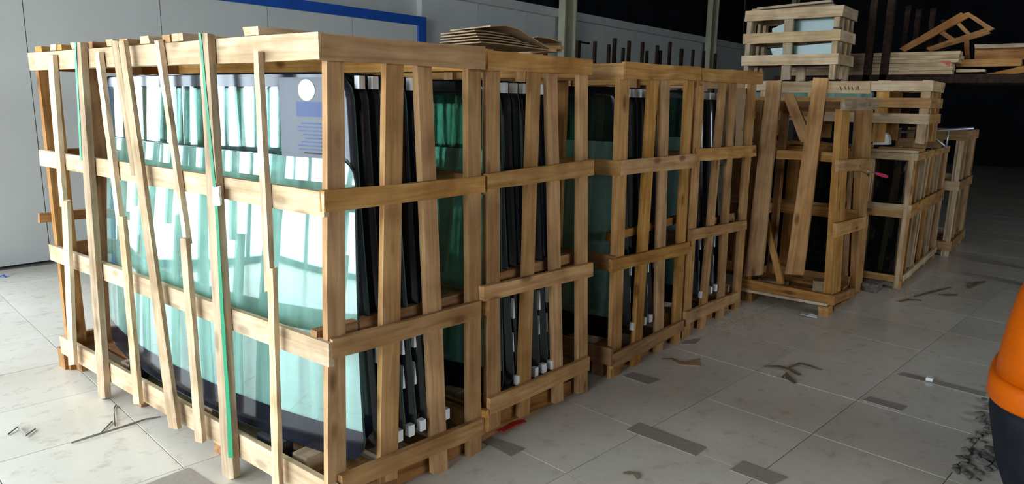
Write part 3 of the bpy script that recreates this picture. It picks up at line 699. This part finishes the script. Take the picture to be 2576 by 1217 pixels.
# long slatted crate carried on them, and the small one on top
c7 = box_crate('slatted_crate', 'long low slatted crate stacked on the lower crates', 7.0, 7.62, 1.08, 2.78, 1.30, 1.84, (1.785, 1.645, 1.51),
    [(1.13, 1.13, .07), (1.46, 1.46, .10), (2.05, 2.05, .09), (2.50, 2.50, .09), (2.73, 2.73, .07)], [(7.2, 7.2, .07), (7.45, 7.45, .07)], (PINE, PINE, YELW))
flat_pane('glass', (7.10, 1.55, 1.535), (7.108, 2.68, 1.80), GLASSL, 'greenish glass lying upright in the long low slatted crate', 'green glass in stacked crates')
flat_pane('glass', (7.16, 1.55, 1.535), (7.168, 2.68, 1.80), FRIT, 'black glass behind the green one in the long slatted crate', 'green glass in stacked crates')
bar('cross_board', (6.985, 2.02, 1.56), (6.985, 2.78, 1.50), (0, 0, 1), .085, .02, PINE, c7)
c8 = box_crate('slatted_crate', 'small weathered slatted crate with green glass, topmost of the stack', 6.98, 7.50, 1.85, 2.74, 1.845, 2.49, (2.44, 2.23, 2.025),
    [(1.90, 1.90, .05), (2.33, 2.31, .085), (2.70, 2.70, .045)], [(7.12, 7.12, .07), (7.30, 7.30, .06), (7.45, 7.45, .06)], (GREYW, YELW), rail=.095)
plank('cover_board', (6.95, 2.62, 2.51), (7.02, 2.62, 2.51), (6.95, 1.95, 2.535), (7.02, 1.95, 2.535), (0, 0, -1), .02, GREYW, c8)
bar('cover_board', (7.1, 2.70, 2.502), (7.1, 1.95, 2.502), (1, 0, 0), .12, .02, GREYW, c8)
def cut_pane(name, pts, x, th, mat, label, group):
    pts = [(p.y, p.z) for p in (at(px, py, 0, x) for px, py in pts)]; n_ = len(pts)
    V = [(0, y - pts[0][0], z - pts[0][1]) for y, z in pts]; V += [(th, v[1], v[2]) for v in V]
    F = [tuple(range(n_)), tuple(range(2*n_ - 1, n_ - 1, -1))] + [((i + 1) % n_, i, n_ + i, n_ + (i + 1) % n_) for i in range(n_)]
    t = thing('glass_piece', (x, pts[0][0], pts[0][1]), label, 'glass', group)
    link('pane', mk('pane', V, F, [mat, EDGE], [0, 0] + [1]*n_), t, Matrix.Translation((x, pts[0][0], pts[0][1])))
    return t
GREENG = plain('green_glass_stack', (0.11, 0.20, 0.17), 0.25, noise=0.12, scale=4)
cut_pane('glass', [(1942, 72), (1980, 56), (2118, 38), (2118, 92), (1942, 92)], 7.12, .03, GREENG, 'pale green glass panes in the top crate, upper bundle', 'green glass in stacked crates')
cut_pane('glass', [(1938, 122), (2110, 106), (2110, 158), (1950, 158)], 7.09, .03, GREENG, 'pale green glass panes in the top crate, lower bundle', 'green glass in stacked crates')
# ---- clutter on top of the crates
wp = thing('plastic_cover', (7.12, 1.36, 1.25), 'white rounded plastic cover on the dark glass crate', 'plastic cover')
P = [at(px, py, 0, 7.06) for px, py in ((2196, 364), (2196, 334), (2226, 334), (2233, 340), (2236, 350), (2236, 364))]
V = [(0, p.y - 1.36, p.z - 1.25) for p in P]; n_ = len(V); V += [(.10, v[1], v[2]) for v in V]
link('shell', mk('shell', V, [tuple(range(n_)), tuple(range(2*n_ - 1, n_ - 1, -1))] + [((i + 1) % n_, i, n_ + i, n_ + (i + 1) % n_) for i in range(n_)], WHITEP), wp, Matrix.Translation((7.06, 1.36, 1.25)))
for px in (2203, 2214):
    p = at(px, 346, 0, 7.058); box('hole', (7.057, p.y - .008, p.z - .008), (7.063, p.y + .008, p.z + .008), INK, wp)
tag(bar('loose_board', (7.0, 1.56, 1.232), (7.03, 1.13, 1.232), (1, 0, 0), .12, .02, GREYW), 'grey board lying on the front edge of the dark glass crate', 'board')
tag(bar('loose_board', (7.35, 1.50, 1.235), (7.35, 1.14, 1.235), (1, 0, 0), .14, .022, PINE), 'yellow board lying across the dark glass crate', 'board')
tag(bar('loose_block', (7.80, 1.20, 1.26), (7.80, 1.30, 1.26), (1, 0, 0), .10, .075, BROWN), 'brown wood block on the dark glass crate', 'wood block')
tag(bar('loose_board', (8.3, 1.14, 1.25), (8.3, 1.52, 1.25), (0, 0, 1), .09, .03, PINE), 'board on edge at the back of the dark glass crate', 'board')
st = thing('tube_stand', (7.9, 1.2, 1.225), 'thin grey steel tube stand lying on the right-hand crates', 'tube stand')
xs = 7.9
tube('tube', [at(2244, 333, 0, xs), at(2450, 323, 0, xs)], .013, STEELG, st)
p0 = at(2330, 329, 0, xs); p1 = at(2382, 376, 0, xs); p1.z = 1.235
tube('strut', [p0, p1], .010, STEELG, st); p0 = at(2386, 327, 0, xs); p1 = Vector((p0.x, p0.y, 1.235)); tube('strut', [p0, p1], .010, STEELG, st)
# paper on the taller crate
tag(box('paper_sheet', (9.1, 1.08, 1.372), (9.35, 1.42, 1.378), PAPER), 'white sheet of paper on the taller far right crate', 'paper')

# ---- timber rack and planks
rk = thing('timber_rack', (8.1, 1.6, 0), 'dark rusty steel rack carrying sawn planks', 'rack')
for px0, px1, zt in ((2180, 2197, 3.6), (2222, 2240, 2.72)):
    a = at(px0, 100, 0, 7.95); b_ = at(px1, 100, 0, 7.95)
    box('upright', (7.95, b_.y, 0), (8.03, a.y, zt), STEELD, rk)
for px, zt in ((2275, 2.66), (2302, 2.62), (2338, 2.62), (2368, 2.50)):
    a = at(px, 100, 0, 8.75); box('upright', (8.75, a.y - .025, 0), (8.80, a.y + .025, zt), STEELD, rk)
for xx in (7.95, 8.75): box('beam', (xx, .10, 1.84), (xx + .08, 2.75, 1.92), STEELD, rk)
for yy in (.2, 1.05, 1.9, 2.65): box('arm', (8.03, yy, 1.85), (8.75, yy + .06, 1.92), STEELD, rk)
for xx, yy in ((7.95, .12), (8.75, .12), (7.95, 2.66), (8.75, 2.66)): box('foot', (xx, yy, 0), (xx + .08, yy + .08, 1.84), STEELD, rk)
LN = ['bottom', 'second', 'third', 'fourth', 'fifth', 'sixth', 'top']
for i in range(6):
    z = 1.923 + .036*i
    for j in range(2):
        y0 = 1.055 + random.uniform(-.015, .02)
        p = bar('sawn_plank', (8.10 + .155*j, y0 + (.05 if i < 3 else 0), z + .017), (8.10 + .155*j, 2.62 + random.uniform(-.05, .05), z + .017), (1, 0, 0), .15, .033, YELW)
        tag(p, '%s sawn plank of the %s pile on the rack' % (LN[i] if i < 5 else 'top', 'front' if j == 0 else 'rear'), 'plank', 'sawn planks on the rack')
rp = [at(px, py, 0, 8.02) for px, py in ((2365, 153), (2391, 153), (2389, 168))]
V = [(0, p.y - rp[0].y, p.z - rp[0].z) for p in rp]; V += [(.002, v[1], v[2]) for v in V]
tag(link('red_tag', mk('red_tag', V, [(0, 1, 2), (5, 4, 3), (0, 3, 4, 1), (1, 4, 5, 2), (2, 5, 3, 0)], RED), None, Matrix.Translation(rp[0])), 'red triangular tag on the end of the sawn planks', 'tag')
for k, (q, x_, m, lab) in enumerate((([(2405, 150), (2405, 168), (2570, 147), (2570, 166)], 8.3, PINE, 'yellow board below the long plank at the far right of the rack'),
        ([(2405, 174), (2405, 182), (2478, 174), (2478, 180)], 8.25, YELW, 'pale thin lath under the boards at the far right'),
        ([(2452, 112), (2452, 122), (2600, 108), (2600, 118)], 8.3, GREYW, 'grey lath on top of the boards at the far right'),
        ([(2452, 122), (2452, 148), (2600, 120), (2600, 150)], 8.4, BROWN, 'broad brown board at the far right of the rack'),
        ([(2480, 186), (2480, 200), (2600, 160), (2600, 178)], 8.28, BROWN, 'dark board tilted across the far right of the rack'))):
    p = [at(px, py, 0, x_) for px, py in q]
    tag(plank('loose_plank', *p, (1, 0, 0), .10, m), lab, 'plank')
# wooden truss frame tilted on the planks
tf_ = thing('wooden_frame', at(2350, 130, 0, 8.45), 'old wooden frame standing tilted on the rack', 'wooden frame')
for nm, q in (('frame_bar', [(2262, 122), (2275, 130), (2418, 30), (2436, 44)]), ('frame_bar', [(2425, 34), (2436, 30), (2488, 78), (2502, 72)]),
              ('frame_bar', [(2330, 120), (2340, 130), (2480, 70), (2492, 84)]), ('cross_bar', [(2350, 76), (2362, 70), (2398, 108), (2408, 100)]), ('cross_bar', [(2395, 50), (2405, 46), (2440, 96), (2450, 92)])):
    qplank(nm, 0, 8.45 + (.03 if nm == 'cross_bar' else 0), q, .05, BROWN, tf_)
qplank('frame_foot', 0, 8.45, [(2425, 100), (2437, 98), (2428, 150), (2440, 150)], .05, BROWN, tf_)
# ---- steel glass racks behind the row: tall thin posts
RODS = [(1373, 100, .022), (1455, 102, .04), (1497, 104, .024), (1532, 112, .024), (1547, 96, .034), (1568, 120, .022), (1583, 103, .028), (1617, 105, .028), (1628, 128, .022), (1654, 114, .028), (1662, 127, .022),
        (1686, 105, .03), (1715, 123, .045), (1744, 125, .026), (1771, 128, .03), (1800, 135, .03)]
grp = [RODS[:5], RODS[5:10], RODS[10:]]
lab = ['first dark steel post rack behind the second crate', 'second dark steel post rack behind the third crate', 'third dark steel post rack behind the fourth crate']
for k, rods in enumerate(grp):
    P = [at(px, py, 1, 5.35) for px, py, w in rods]
    r = thing('post_rack', (P[0].x, 5.35, 0), lab[k], 'rack', 'steel post racks behind the row')
    box('base_beam', (P[0].x - .1, 5.29, 0), (P[-1].x + .1, 5.41, .08), STEELD, r)
    for (px, py, w), p in zip(rods, P):
        box('upright', (p.x - w/2*1.5, 5.33, .08), (p.x + w/2*1.5, 5.37, p.z), STEELD, r)
    if k == 0:
        p = at(1463, 107, 1, 5.34); box('hook', (p.x - .12, 5.31, p.z - .012), (p.x + .16, 5.335, p.z + .012), STEELD, r)
# small lit bulb seen through the fourth crate
lb = thing('hanging_bulb', at(1857, 236, 0, 9.5), 'small lit white bulb seen through the right end of the fourth crate', 'lamp')
em, ent, eb = newmat('bulb_glow'); eb.inputs['Emission Color'].default_value = (1, .97, .9, 1); eb.inputs['Emission Strength'].default_value = 6; eb.inputs['Base Color'].default_value = (1, 1, 1, 1)
p = at(1857, 236, 0, 9.5)
tube('bulb', [p + Vector((0, 0, z)) for z in (-.045, -.04, -.02, 0, .02, .04, .05)], .03, em, lb, n=12, radii=[.006, .018, .032, .036, .032, .02, .012])
tube('socket', [p + Vector((0, 0, .05)), p + Vector((0, 0, .12))], .016, INK, lb)
tube('cable', [p + Vector((0, 0, .12)), Vector((p.x, p.y, ZC))], .004, INK, lb)

# ================================================================== ORANGE MACHINE
om = thing('floor_machine', (3.75, -.30, 0), 'orange hooded machine with black skirt at the right edge', 'machine')
def ring_body(name, levels, cx, cy, mat, parent, n=40, p=3.2):
    V = []; F = []
    for (z, rx, ry) in levels:
        for k in range(n):
            a = 2*math.pi*k/n; ca, sa = math.cos(a), math.sin(a)
            V.append((math.copysign(abs(ca)**(2/p), ca)*rx, math.copysign(abs(sa)**(2/p), sa)*ry, z))
    for i in range(len(levels) - 1):
        o = n*i; F += [(o + k, o + (k + 1) % n, o + n + (k + 1) % n, o + n + k) for k in range(n)]
    F.append(tuple(range(n - 1, -1, -1))); e = n*(len(levels) - 1); F.append(tuple(range(e, e + n)))
    return link(name, mk(name, V, F, mat, smooth=True), parent, Matrix.Translation((cx, cy, 0)))
OCX, OCY = 3.75, -.30
ring_body('skirt', [(0.0, .36, .40), (.10, .385, .44), (.25, .405, .475), (.33, .415, .49), (.39, .415, .49)], OCX, OCY, BLACKP, om)
ring_body('bumper_ring', [(.385, .42, .495), (.40, .432, .508), (.475, .432, .508), (.495, .425, .50), (.50, .412, .488)], OCX, OCY, ORANGE, om)
ring_body('hood', [(.498, .412, .488), (.60, .405, .48), (.72, .392, .466), (.84, .375, .445), (.94, .345, .41), (1.0, .29, .34), (1.03, .20, .24), (1.035, .10, .12)], OCX, OCY, ORANGE, om)
# rubble beside it
import bmesh
def stone_mesh(seed):
    rnd = random.Random(seed); bm = bmesh.new(); bmesh.ops.create_icosphere(bm, subdivisions=1, radius=1)
    for v in bm.verts: v.co = Vector((v.co.x*rnd.uniform(.7, 1.2), v.co.y*rnd.uniform(.7, 1.2), v.co.z*rnd.uniform(.5, .9)))
    me = bpy.data.meshes.new('rubble_stone'); bm.to_mesh(me); bm.free(); me.materials.append(STONE); return me
SM = [stone_mesh(i) for i in range(5)]
p = at(2106, 72, 0, 7.0)
tag(link('dark_rag', SM[2], None, Matrix.Translation((7.02, p.y, 2.296)) @ Matrix.Diagonal((.03, .055, .025, 1))), 'small dark rag on the middle rail of the topmost crate', 'rag'); bpy.data.objects['dark_rag'].material_slots[0].link = 'OBJECT'; bpy.data.objects['dark_rag'].material_slots[0].material = FOAMD
rr = random.Random(3)
for i in range(60):
    t = rr.random()**.8; px = 2500 - (30 + 75*t)*rr.random(); py = 1005 + 205*t + rr.uniform(-8, 8)
    x_, y_ = fl(px, py); s = rr.uniform(.010, .030)
    o = link('rubble_stone', SM[i % 5], None, Matrix.Translation((x_, y_, s*.45)) @ Matrix.Rotation(rr.uniform(0, 6), 4, 'Z') @ Matrix.Diagonal((s, s*rr.uniform(.7, 1.3), s*.8, 1)))
    tag(o, 'small dark stone chip in the rubble beside the orange machine', 'stone', 'rubble beside the orange machine')

# ================================================================== LITTER ON THE FLOOR
def strip(q, label, mat=TAPE, name='paper_strip', th=.003, cat='paper strip', group='tan strips on the floor'):
    return tag(prism(name, [fl(*p) for p in q], .0008, .0008 + th, mat), label, cat, group)
strip([(1575, 1082), (1607, 1064), (1777, 1127), (1748, 1147)], 'long tan ribbed strip on the floor in the middle foreground')
strip([(1213, 1111), (1240, 1100), (1322, 1130), (1284, 1149)], 'tan strip on the floor beside the nearest crate foot')
strip([(1565, 946), (1593, 937), (1662, 955), (1629, 968)], 'short tan strip on the floor before the third crate')
strip([(1836, 1183), (1868, 1160), (1980, 1202), (1940, 1222)], 'tan strip on the floor at the bottom edge, right of the long one')
strip([(2170, 1007), (2188, 998), (2282, 1023), (2266, 1035)], 'short tan strip on the floor between long joint lines at right')
strip([(2255, 943), (2274, 937), (2482, 988), (2477, 999)], 'long narrow tan strip on the floor leading to the orange machine')
strip([(1712, 866), (1724, 856), (1764, 852), (1748, 866)], 'small tan strip on the floor at the foot of the fourth crate')
strip([(360, 1222), (474, 1178), (545, 1225)], 'grey-tan cardboard corner on the floor below the nearest crate', TAPE, 'cardboard_scrap', .004, 'cardboard')
def ribbon(name, pts, w, mat, label, cat, group=None, z=.004, lift=.012):
    """curling strip of bark or strap lying on the floor, measured points"""
    P = [Vector((*fl(*p), 0)) for p in pts]; V = []; F = []
    for i, p in enumerate(P):
        d = (P[min(i + 1, len(P) - 1)] - P[max(i - 1, 0)]).normalized(); s = Vector((-d.y, d.x, 0))
        ww = w*(0.35 if i in (0, len(P) - 1) else random.uniform(.7, 1.2)); zz = z + lift*random.random()*(0 if i in (0, len(P) - 1) else 1)
        for o, dz in ((-1, 0), (1, .004), (1, .008), (-1, .004)): V.append(p - P[0] + s*o*ww/2 + Vector((0, 0, zz + dz - .003)))
        if i:
            b = 4*(i - 1); F += [(b + k, b + (k + 1) % 4, b + 4 + (k + 1) % 4, b + 4 + k) for k in range(4)]
    F.append((3, 2, 1, 0)); e = 4*(len(P) - 1); F.append((e, e + 1, e + 2, e + 3))
    return tag(link(name, mk(name, V, F, mat), None, Matrix.Translation(P[0])), label, cat, group)
G = 'bark shavings on the floor'
ribbon('bark_shaving', [(1664, 904), (1690, 906), (1705, 914), (1722, 914)], .02, SHAV, 'thin curled bark strip on the floor before the third crate', 'bark strip', G)
strip([(1700, 915), (1760, 902), (1760, 921), (1715, 919)], 'torn brown cardboard wedge on the floor before the fourth crate', CARD, 'cardboard_scrap', .004, 'cardboard')
ribbon('bark_shaving', [(1922, 923), (1960, 926), (1985, 933), (2012, 945)], .035, SHAV, 'long bark strip, left of those in the open floor', 'bark strip', G)
ribbon('bark_shaving', [(1985, 926), (2012, 918), (2035, 926), (2066, 932)], .025, SHAV, 'thin bark strip, right of those in the open floor', 'bark strip', G)
ribbon('bark_shaving', [(1968, 952), (1975, 944), (1984, 956), (2000, 966)], .035, SHAV, 'hooked bark strip, nearest of those in the open floor', 'bark strip', G)
ribbon('bark_shaving', [(1568, 1192), (1582, 1194), (1596, 1196), (1604, 1206)], .02, SHAV, 'small curled scrap on the floor at the bottom edge', 'bark strip', G)
ribbon('dry_twig', [(180, 1116), (225, 1103), (285, 1085), (330, 1070), (365, 1058), (405, 1050)], .006, TWIG, 'thin dark twig on the bright floor left of the nearest crate', 'twig', 'twigs on the bright floor', lift=.006)
ribbon('dry_twig', [(255, 1090), (283, 1062), (290, 1075), (287, 1030), (292, 1020)], .004, TWIG, 'short forked twig across the long one on the bright floor', 'twig', 'twigs on the bright floor', lift=.006)
ribbon('dry_twig', [(20, 1095), (45, 1078), (66, 1100), (90, 1080)], .005, TWIG, 'short dark twig near the left edge of the bright floor', 'twig', 'twigs on the bright floor', lift=.006)
tag(box('white_chip', (*[fl(2345, 962)[0], fl(2345, 962)[1]], .004), (fl(2345, 962)[0] + .04, fl(2345, 962)[1] + .035, .024), WHITEP), 'white chip lying on the long narrow strip', 'chip')
ribbon('red_strap', [(1222, 1098), (1245, 1086), (1262, 1088), (1290, 1072), (1322, 1060)], .05, RED, 'crumpled red strap at the foot of the second crate', 'strap', None, lift=.02)
ribbon('blue_scrap', [(0, 697), (8, 696), (16, 698)], .03, BLUE, 'tiny blue scrap at the left edge of the floor', 'scrap')
# sawdust and bark crumbs by the far crates
rs = random.Random(11); V = []; F = []
def crumb(x_, y_, s):
    o = len(V); a = rs.uniform(0, 6.28)
    for dx, dy, dz in ((1, 0, 0), (-.5, .8, 0), (-.5, -.8, 0), (0, 0, .8)):
        V.append((x_ + (dx*math.cos(a) - dy*math.sin(a))*s*1.6, y_ + (dx*math.sin(a) + dy*math.cos(a))*s, .0006 + dz*s*.35))
    F.extend([(o, o + 1, o + 3), (o + 1, o + 2, o + 3), (o + 2, o, o + 3), (o, o + 2, o + 1)])
for cx_, cy_, sx, sy, n_, s0 in ((1880, 790, 75, 22, 380, .010), (1840, 815, 60, 18, 160, .009), (1950, 760, 80, 20, 200, .010), (2280, 735, 90, 14, 340, .012), (2210, 710, 50, 12, 140, .012), (2400, 715, 60, 10, 120, .012), (2040, 785, 80, 14, 120, .008)):
    for i in range(n_):
        px = rs.gauss(cx_, sx*.6); py = rs.gauss(cy_, sy*.6); x_, y_ = fl(px, py)
        if y_ > 0 and x_ < 12: crumb(x_, y_, rs.uniform(.4, 1.3)*s0)
tag(link('sawdust_crumbs', mk('sawdust_crumbs', V, F, SAWD)), 'scattered sawdust and bark crumbs around the far crates', 'sawdust', None, 'stuff')
for i, (pts, w) in enumerate((([(2300, 748), (2345, 736), (2392, 724)], .03), ([(2262, 760), (2286, 756), (2318, 757)], .04), ([(2440, 726), (2458, 716), (2480, 709)], .035), ([(2362, 742), (2390, 746), (2408, 742)], .045))):
    ribbon('bark_shaving', pts, w, SHAV, '%s bark slab lying before the dark glass crate' % ['long sloping', 'nearest', 'farthest right', 'short flat'][i], 'bark strip', G, lift=.02)
tag(bar('stone_brick', (*fl(2190, 735), .04), (*fl(2205, 728), .04), (0, 0, 1), .07, .09, STONE), 'small grey brick under the corner of the dark glass crate', 'brick')
ribbon('white_scrap', [(2015, 790), (2035, 796), (2055, 799)], .09, WHITEP, 'pale scrap lying under the foot of the empty crate', 'scrap')
